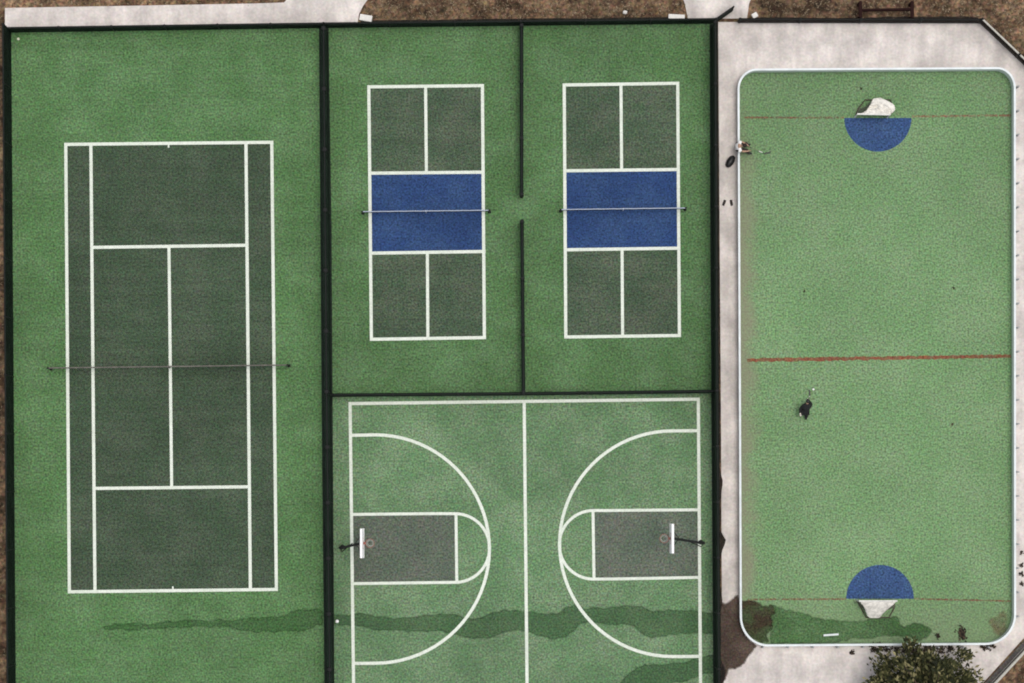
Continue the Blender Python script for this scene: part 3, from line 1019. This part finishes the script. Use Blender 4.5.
def person(root, nd, top_mat, leg_mat, fwd, hair_mat, helmet, gloves, boot_mat, short=False):
    nodes = dict(nd)
    for k in ('pel', 'waist', 'chest', 'shL', 'shR', 'hipL', 'hipR', 'knL', 'knR') + (() if short else ('elL', 'elR')):
        nodes[k] = (*nd[k][:3], nd[k][3] * .72)
    edges = list(LIMBS)
    if not gloves:
        fingers(nodes, edges, 'haL', Vector(nd['haL'][:3]) - Vector(nd['wrL'][:3]), (0, 0, 1), 'l')
        fingers(nodes, edges, 'haR', Vector(nd['haR'][:3]) - Vector(nd['wrR'][:3]), (0, 0, 1), 'r')
    skin_mesh('body', nodes, edges, M['skin'], root, 'pel', 2)
    tn = dict(nd)
    arm_k = ('pel', 'waist', 'chest', 'neck', 'shL', 'elL', 'wrL', 'shR', 'elR', 'wrR', 'hipL', 'hipR')
    if short:
        arm_k = ('pel', 'waist', 'chest', 'shL', 'elL', 'shR', 'elR', 'hipL', 'hipR')
        for k in 'LR':
            a_, b_ = Vector(nd['sh' + k][:3]), Vector(nd['el' + k][:3])
            tn['el' + k] = (*a_.lerp(b_, .55), nd['el' + k][3])
    skin_mesh('jacket' if helmet else 'shirt', scaled(tn, arm_k, .035),
              [e for e in LIMBS if e[0] in ('pel', 'waist', 'chest', 'shL', 'shR', 'elL', 'elR') and e[1] in ('waist', 'chest', 'neck', 'shL', 'elL', 'wrL', 'shR', 'elR', 'wrR', 'hipL', 'hipR') and e[0] in arm_k and e[1] in arm_k],
              top_mat, root, 'pel', 2)
    skin_mesh('trousers', scaled(nd, ('pel', 'hipL', 'knL', 'anL', 'hipR', 'knR', 'anR'), .04),
              [e for e in LIMBS if e[0] in ('pel', 'hipL', 'hipR', 'knL', 'knR') and e[1] in ('hipL', 'knL', 'anL', 'hipR', 'knR', 'anR')],
              leg_mat, root, 'pel', 2)
    f = Vector(fwd).normalized()
    hp = Vector(nd['head'][:3])
    ch = Vector(nd['chin'][:3])
    upv = (Vector(nd['crown'][:3]) - ch).normalized()
    c = hp + upv * .035 - f * .02
    rot = upv.to_track_quat('Z', 'Y').to_matrix()
    o = MB().ball((0, 0, 0), .112 if helmet else .118, .122 if helmet else .128, .112, 16, 10, rot)
    off = parent_world(root)
    o.v = [tuple(Vector(v) + c + off) for v in o.v]
    o.build('helmet' if helmet else 'hair', hair_mat, root, True)
    eyes = MB()
    sv = f.cross(upv).normalized()
    for s in (-1, 1):
        e = hp + f * .088 + sv * s * .034 - upv * .01 + off
        eyes.ball(e, .013, None, None, 8, 6)
    eyes.build('eyes', M['plastic_black'], root, True)
    for s in ('L', 'R'):
        an, to = Vector(nd['an' + s][:3]), Vector(nd['to' + s][:3])
        d = (to - an)
        d.z = 0
        d = d.normalized()
        b = MB()
        ang = math.atan2(d.y, d.x)
        c0 = an + off
        b.ball(c0 + d * .07 - Vector((0, 0, .035)), .155, .06, .06, 12, 8, Matrix.Rotation(ang, 3, 'Z'))
        b.tube([c0 - Vector((0, 0, .03)), c0 + Vector((0, 0, .12))], .062, 10)
        bt = b.build('skate', boot_mat, root, True)
        w = MB()
        w.box(c0 + d * .07 - Vector((0, 0, .095)), .27, .03, .03, ang)
        for k in (-.09, -.03, .03, .09):
            p = c0 + d * (.07 + k) - Vector((0, 0, .118))
            sd = Vector((-d.y, d.x, 0)) * .012
            w.tube([p - sd, p + sd], .034, 10)
        w.build('wheels', M['goal_base'], bt)
    if gloves:
        for s in ('L', 'R'):
            wr, ha = Vector(nd['wr' + s][:3]), Vector(nd['ha' + s][:3])
            gn = {'w': (*(wr - (ha - wr) * .35), .055), 'h': (*ha, .05)}
            ge = [('w', 'h')]
            dd = (ha - wr).normalized()
            sd = dd.cross(Vector((0, 0, 1))).normalized()
            for i in range(4):
                a = ha + sd * (.036 - .024 * i) + dd * .05
                gn['f%d' % i] = (*a, .016)
                gn['g%d' % i] = (*(a + dd * (.035, .045, .042, .03)[i] - Vector((0, 0, .02))), .014)
                ge += [('h', 'f%d' % i), ('f%d' % i, 'g%d' % i)]
            gn['t'] = (*(ha + sd * .065 + dd * .01), .017)
            ge.append(('h', 't'))
            skin_mesh('glove', gn, ge, gloves, root, 'h', 1)


# player sitting on the west boards, facing into the rink (+x)
pb = P(736.6, 149.0)
pr = thing('person', 'player in a white top and dark trousers sitting on the west boards with a stick', 'person', (pb.x, pb.y, 0))
nd1 = dict(pel=(-.08, 0, 1.19, .105), waist=(-.10, 0, 1.36, .12), chest=(.0, 0, 1.58, .135), neck=(.12, 0, 1.72, .055), chin=(.19, 0, 1.78, .066), head=(.235, .0, 1.845, .088), crown=(.25, 0, 1.92, .07), nose=(.30, 0, 1.80, .018),
           shL=(.01, .19, 1.60, .062), elL=(.16, .22, 1.34, .048), wrL=(.36, .12, 1.25, .034), haL=(.44, .06, 1.22, .036),
           shR=(.01, -.19, 1.60, .062), elR=(.16, -.22, 1.34, .048), wrR=(.42, -.20, 1.20, .034), haR=(.50, -.17, 1.16, .036),
           hipL=(-.02, .10, 1.16, .095), knL=(.36, .16, 1.15, .066), anL=(.42, .17, .555, .045), toL=(.56, .19, .50, .035),
           hipR=(-.02, -.10, 1.16, .095), knR=(.38, -.17, 1.15, .066), anR=(.50, -.20, .555, .045), toR=(.64, -.23, .50, .035))
DZ = BH + .06 - 1.10
nd1 = {k: (v[0] * 1.1 + .05, v[1] * (1.12 if k[-1] != 'd' else 1), v[2] + DZ, v[3] * 1.12) for k, v in nd1.items()}
person(pr, nd1, M['cloth_white'], M['cloth_brown'], (1, 0, -.25), M['hair'], False, None, M['plastic_black'], True)


def stick(label, p0, p1, blade_dir, blade_len):
    p0, p1 = Vector(p0), Vector(p1)
    root = thing('hockey_stick', label, 'hockey stick', (p1.x, p1.y, 0), 'hockey sticks')
    MB().tube([p0, p0.lerp(p1, .35)], .019, 8).build('grip', M['plastic_black'], root)
    MB().tube([p0.lerp(p1, .35), p0.lerp(p1, .72)], .017, 8).build('shaft', M['wood'], root)
    MB().tube([p0.lerp(p1, .72), p0.lerp(p1, .88)], .026, 8).build('tape', M['white_cord'], root)
    MB().tube([p0.lerp(p1, .88), p1], .018, 8).build('heel', M['plastic_black'], root)
    d = Vector((*blade_dir, 0)).normalized()
    n = 8
    side = Vector((-d.y, d.x, 0))
    lo, hi, lo2, hi2 = [], [], [], []
    for i in range(n + 1):
        t = i / n
        c = p1 + d * blade_len * t + side * .05 * t * t
        c.z = 0
        w = .03
        lo.append(c + Vector((0, 0, .025)) - side * w)
        hi.append(c + Vector((0, 0, .105 - .02 * t)) - side * w)
        lo2.append(c + Vector((0, 0, .025)) + side * w)
        hi2.append(c + Vector((0, 0, .105 - .02 * t)) + side * w)
    b = MB()
    b.quad_strip(lo, hi)
    b.quad_strip(hi, hi2)
    b.quad_strip(hi2, lo2)
    b.quad_strip(lo2, lo)
    b.poly([lo[0], lo2[0], hi2[0], hi[0]])
    b.poly([lo[-1], hi[-1], hi2[-1], lo2[-1]])
    b.build('blade', M['plastic_black'], root)
    return root


p1 = P(764.5, 153.6)
stick('hockey stick held out by the player sitting on the boards', pb + Vector((.33, .10, 1.32 + DZ)), (p1.x, p1.y, .06), (1, .12), .34)

# skater bent forward, facing north
qb = P(803.6, 410.5)
pq = thing('person', 'player in black with pale gloves bending forward in the middle of the rink', 'person', (qb.x, qb.y, 0))
nd2 = dict(pel=(.0, -.12, .93, .125), waist=(.02, .02, 1.04, .13), chest=(.05, .20, 1.16, .15), neck=(.07, .34, 1.27, .06), chin=(.08, .40, 1.30, .068), head=(.085, .45, 1.36, .09), crown=(.09, .49, 1.43, .07), nose=(.09, .49, 1.29, .018),
           shL=(-.15, .21, 1.18, .068), elL=(-.27, .05, .98, .054), wrL=(-.25, -.16, .90, .038), haL=(-.24, -.24, .88, .04),
           shR=(.22, .19, 1.18, .068), elR=(.30, .30, .96, .054), wrR=(.19, .46, .86, .038), haR=(.155, .53, .83, .04),
           hipL=(-.10, -.12, .90, .10), knL=(-.13, .08, .56, .072), anL=(-.13, -.10, .175, .05), toL=(-.14, .05, .12, .035),
           hipR=(.10, -.12, .90, .10), knR=(.14, -.05, .55, .072), anR=(.10, -.42, .20, .05), toR=(.11, -.28, .12, .035))
person(pq, nd2, M['cloth_black'], M['cloth_black'], (.05, .8, -.55), M['plastic_black'], True, M['glove'], M['plastic_black'])
p1 = P(809.8, 395.5)
stick('hockey stick reaching ahead of the player in black', qb + Vector((.115, .47, .94)), (p1.x, p1.y, .06), (.02, 1), .30)

# bag and shoes on the concrete
bgp = P(730.2, 161.8)
bg = thing('bag', 'black sports bag on the concrete behind the sitting player', 'bag', bgp)
mat_r = Matrix.Rotation(R(58), 3, 'Z')
m = MB().ball((0, 0, 0), .36, .20, .15, 16, 10, mat_r)
m.v = [tuple(Vector(v) + bgp + Vector((0, 0, .14))) for v in m.v]
m.build('bag_body', M['plastic_black'], bg, True)
m = MB()
for s in (-1, 1):
    pts = []
    for i in range(9):
        t = math.pi * i / 8
        v = mat_r @ Vector((.16 * math.cos(t), s * .08, .0))
        pts.append(bgp + v + Vector((0, 0, .26 + .12 * math.sin(t))))
    m.tube(pts, .013, 6)
m.build('handles', M['cloth_black'], bg)
m = MB().ball(bgp + Vector((.12, .20, .12)), .15, .11, .11, 12, 8)
m.build('side_pocket', M['cloth_black'], bg, True)


def shoe(label, px, py, rz):
    p = P(px, py)
    root = thing('shoe', label, 'shoe', p, 'shoes on the concrete')
    m = MB()
    prof = [(-.13, .035, .085), (-.08, .042, .10), (-.02, .042, .09), (.05, .048, .065), (.11, .05, .05), (.15, .036, .035), (.165, .012, .02)]
    rings = []
    for x, w, h in prof:
        rings.append([Vector((x, w * math.cos(a), .02 + (h if math.sin(a) > 0 else 0) * max(0, math.sin(a)))) for a in [2 * math.pi * k / 10 for k in range(10)]])
    rot = Matrix.Rotation(R(rz), 3, 'Z') * 1.05
    for a, b in zip(rings[:-1], rings[1:]):
        m.quad_strip([p + rot @ v for v in a], [p + rot @ v for v in b], True)
    m.poly([p + rot @ v for v in rings[0]][::-1])
    m.poly([p + rot @ v for v in rings[-1]])
    m.build('upper', M['cloth_brown'], root, True)
    s = MB()
    s.box(p + Vector((0, 0, .012)) + rot @ Vector((.01, 0, 0)), .31, .14, .022, R(rz))
    s.build('sole', M['plastic_black'], root, bevel=.008)
    return root


shoe('left one of the two dark shoes on the concrete walk', 724.0, 203.0, 70)
shoe('right one of the two dark shoes on the concrete walk, nearer the boards', 731.4, 203.0, 100)


# ------------------------------------------------------------------ litter, leaves
def clump(mb, c, n, spread, size, zs, rnd):
    for _ in range(n):
        p = Vector((c.x + rnd.gauss(0, spread), c.y + rnd.gauss(0, spread), .015 + abs(rnd.gauss(0, zs))))
        a = rnd.uniform(0, math.tau)
        s = size * rnd.uniform(.6, 1.3)
        t = Vector((math.cos(a), math.sin(a), rnd.uniform(-.3, .5))) * s
        u = Vector((-math.sin(a), math.cos(a), rnd.uniform(-.3, .5))) * s * .6
        p.z += .03
        mb.poly([p - t, p - u * .8, p + t, p + u])


rnd = random.Random(4)
lit = MB()
for x, y, n, sp_ in ((873, 649, 40, .10), (880, 648, 40, .10), (888, 649.5, 40, .12), (897, 650, 40, .12), (905, 650, 50, .12), (914, 651, 60, .14), (921, 651, 80, .16), (930, 650, 60, .14), (941, 649.5, 60, .12),
                     (950, 649, 50, .1), (852, 652.5, 26, .06), (983, 646.8, 30, .09), (988, 646.6, 30, .09), (993, 646.2, 24, .07), (1021, 565, 14, .06), (1021, 574, 14, .06), (1021.5, 583, 14, .06), (1021, 553, 8, .05)):
    clump(lit, P(x, y), n, sp_, .07, .03, rnd)
tag(lit.build('leaf_litter', M['litter']), 'dark dead leaves blown against the boards below the tree', 'leaf litter', kind='stuff')
for label, x, y, n, sp_ in (('large wet brown leaf heap inside the south boards', 962.3, 633.5, 130, .12),
                            ('small round heap of dark leaves left of the large brown heap', 938, 635.5, 36, .06)):
    m = MB()
    c = P(x, y)
    clump(m, Vector((0, 0, 0)), n, sp_, .07, .05, rnd)
    m.v = [(v[0] * .8, v[1] * 1.3, v[2]) for v in m.v]
    o = m.build('leaf_heap', M['litter'])
    o.location = (c.x, c.y, 0)
    o.rotation_euler = (0, 0, R(20))
    tag(o, label, 'leaf heap')
for label, x, y in (('single dark leaf above the north goal', 860.3, 89), ('single dark leaf on the open green in the upper half of the rink', 803.5, 291),
                    ('dark leaf right of the rink middle, above the red line', 953, 288.5), ('dark leaf below the red line in the right half of the rink', 953, 424.5)):
    m = MB()
    a = rnd.uniform(0, 6)
    for k in range(5):
        t = a + (k - 2) * .6
        d = Vector((math.cos(t), math.sin(t), .1))
        s = Vector((-d.y, d.x, 0))
        m.poly([(0, 0, .01), d * .06 + s * .028 + Vector((0, 0, .01)), d * (.13 - .02 * abs(k - 2)), d * .06 - s * .028 + Vector((0, 0, .015))])
    o = m.build('leaf', M['litter'])
    c = P(x, y)
    o.location = (c.x, c.y, .012)
    tag(o, label, 'leaf', 'dark leaves on the rink')


# ------------------------------------------------------------------ tree at the lower edge
def tree(label, base, crown_c, rx, ry, h):
    rnd = random.Random(21)
    b = P(*base)
    root = thing('tree', label, 'tree', (b.x, b.y, 0))
    c = Vector((P(*crown_c).x, P(*crown_c).y, h * .58))
    tr = MB().tube([(b.x, b.y, -.05), (b.x + .05, b.y, h * .3), (c.x, c.y, h * .6), (c.x + .05, c.y + .05, h * .86)], .2, 10, True, .05)
    tips = []
    n = 72
    for i in range(n):
        z0 = h * rnd.uniform(.22, .85)
        a = i * 2.4 + rnd.uniform(-.3, .3)
        reach = (1.0 - .55 * max(0, z0 / h - .35) / .5) * rnd.uniform(.72, 1.04)
        tip = Vector((c.x + math.cos(a) * rx * reach, c.y + math.sin(a) * ry * reach, z0 + rnd.uniform(.2, 1.0)))
        s = Vector((b.x, b.y, z0)).lerp(Vector((c.x, c.y, z0)), min(1, z0 / h / .6))
        mid_ = s.lerp(tip, .55) + Vector((0, 0, .25))
        tr.tube([s, mid_, tip], .055, 6, True, .012)
        tips.append((s, mid_, tip))
    tr.build('trunk', M['bark'], root, True)
    cr = MB()
    for s, mid_, tip in tips:
        for k in range(13):
            t = rnd.uniform(.35, 1.03)
            p = s.lerp(mid_, t / .55) if t < .55 else mid_.lerp(tip, (t - .55) / .45)
            p = p + Vector((rnd.gauss(0, .16), rnd.gauss(0, .16), rnd.gauss(0, .1)))
            out_ = (tip - s)
            out_.z = 0
            out_.normalize()
            for _ in range(17):
                q = p + Vector((rnd.gauss(0, .15), rnd.gauss(0, .15), rnd.gauss(0, .12)))
                d = (out_ * rnd.uniform(.3, 1) + Vector((rnd.gauss(0, .5), rnd.gauss(0, .5), rnd.uniform(-.1, .7)))).normalized()
                w = d.cross(Vector((rnd.gauss(0, .4), rnd.gauss(0, .4), 1))).normalized()
                L = rnd.uniform(.16, .34)
                cr.poly([q, q + d * L * .5 + w * L * .22, q + d * L, q + d * L * .5 - w * L * .22])
    cr.build('crown', M['leaf'], root)
    return root


tree('dark olive evergreen tree standing on the concrete at the bottom edge', (918, 697), (922, 698), 3.5, 2.95, 5.0)

# ------------------------------------------------------------------ dry grass
rnd = random.Random(8)


def inside(poly, x, y):
    r = False
    j = len(poly) - 1
    for i in range(len(poly)):
        xi, yi = poly[i]
        xj, yj = poly[j]
        if (yi > y) != (yj > y) and x < (xj - xi) * (y - yi) / (yj - yi) + xi:
            r = not r
        j = i
    return r


zones = [([(-40, -40), (5, -40), (5, 8), (4.5, 28), (6, 40), (9, 730), (-40, 730)], 1500),
         ([(5, -40), (286, -40), (286, 2), (5, 7)], 1000),
         ([(374, -40), (678, -40), (684, 4), (686, 18), (360, 22), (361, 12), (366, 4)], 2000),
         ([(756, -40), (1100, -40), (1100, 130), (1060, 92), (984, 20), (752, 19.5), (751, 8)], 2600),
         ([(1075, 615), (1100, 615), (1100, 730), (965, 730), (1035, 648)], 1000)]
gr = MB()
for poly, n in zones:
    xs = [p[0] for p in poly]
    ys = [p[1] for p in poly]
    k = 0
    while k < n:
        x, y = rnd.uniform(min(xs), max(xs)), rnd.uniform(min(ys), max(ys))
        if not inside(poly, x, y):
            continue
        k += 1
        c = P(x, y)
        for _ in range(3):
            a = rnd.uniform(0, math.tau)
            L = rnd.uniform(.06, .17)
            d = Vector((math.cos(a), math.sin(a), rnd.uniform(.2, 1.0))) * L
            s = Vector((-math.sin(a), math.cos(a), 0)) * rnd.uniform(.012, .03)
            p = Vector((c.x + rnd.gauss(0, .05), c.y + rnd.gauss(0, .05), -.055))
            gr.poly([p - s, p + s, p + d])
tag(gr.build('dry_grass', M['dry']), 'dry brown grass growing on the earth outside the courts', 'grass', kind='stuff')

# ------------------------------------------------------------------ camera, light
cam = bpy.data.cameras.new('camera')
co_ = bpy.data.objects.new('camera', cam)
COL.objects.link(co_)
co_.location = (0, 0, H)
co_.rotation_euler = (0, 0, 0)
cam.sensor_width = 36
cam.lens = 36 * H / (1024 / S)
cam.shift_y = (CY - 341.5) / 1024
cam.clip_end = 3000
scn.camera = co_

SUN_EL, SUN_AZ = 82.0, 80.0     # high sun behind thin cloud, from the east
w = bpy.data.worlds.new('World')
scn.world = w
w.use_nodes = True
nt = w.node_tree
bg_ = nt.nodes['Background']
sky = nt.nodes.new('ShaderNodeTexSky')
sky.sky_type = 'NISHITA'
sky.sun_disc = False
sky.sun_elevation = R(SUN_EL)
sky.sun_rotation = R(SUN_AZ)
sky.air_density = 1.0
sky.dust_density = 3.0
hs = nt.nodes.new('ShaderNodeHueSaturation')
hs.inputs['Saturation'].default_value = .35
nt.links.new(sky.outputs[0], hs.inputs['Color'])
nt.links.new(hs.outputs[0], bg_.inputs['Color'])
bg_.inputs['Strength'].default_value = .12
sl = bpy.data.lights.new('sun', 'SUN')
sl.energy = 1.15
sl.angle = R(22)
sl.color = (1, .955, .90)
so = bpy.data.objects.new('sun', sl)
COL.objects.link(so)
d = Vector((math.sin(R(SUN_AZ)) * math.cos(R(SUN_EL)), math.cos(R(SUN_AZ)) * math.cos(R(SUN_EL)), math.sin(R(SUN_EL))))
so.rotation_euler = d.to_track_quat('Z', 'Y').to_euler()
so.location = d * 100

scn.view_settings.view_transform = 'Standard'
scn.view_settings.look = 'None'
scn.view_settings.gamma = 1
scn.view_settings.use_curve_mapping = False
scn.view_settings.exposure = 0.4
scn.cycles.filter_width = 1.9
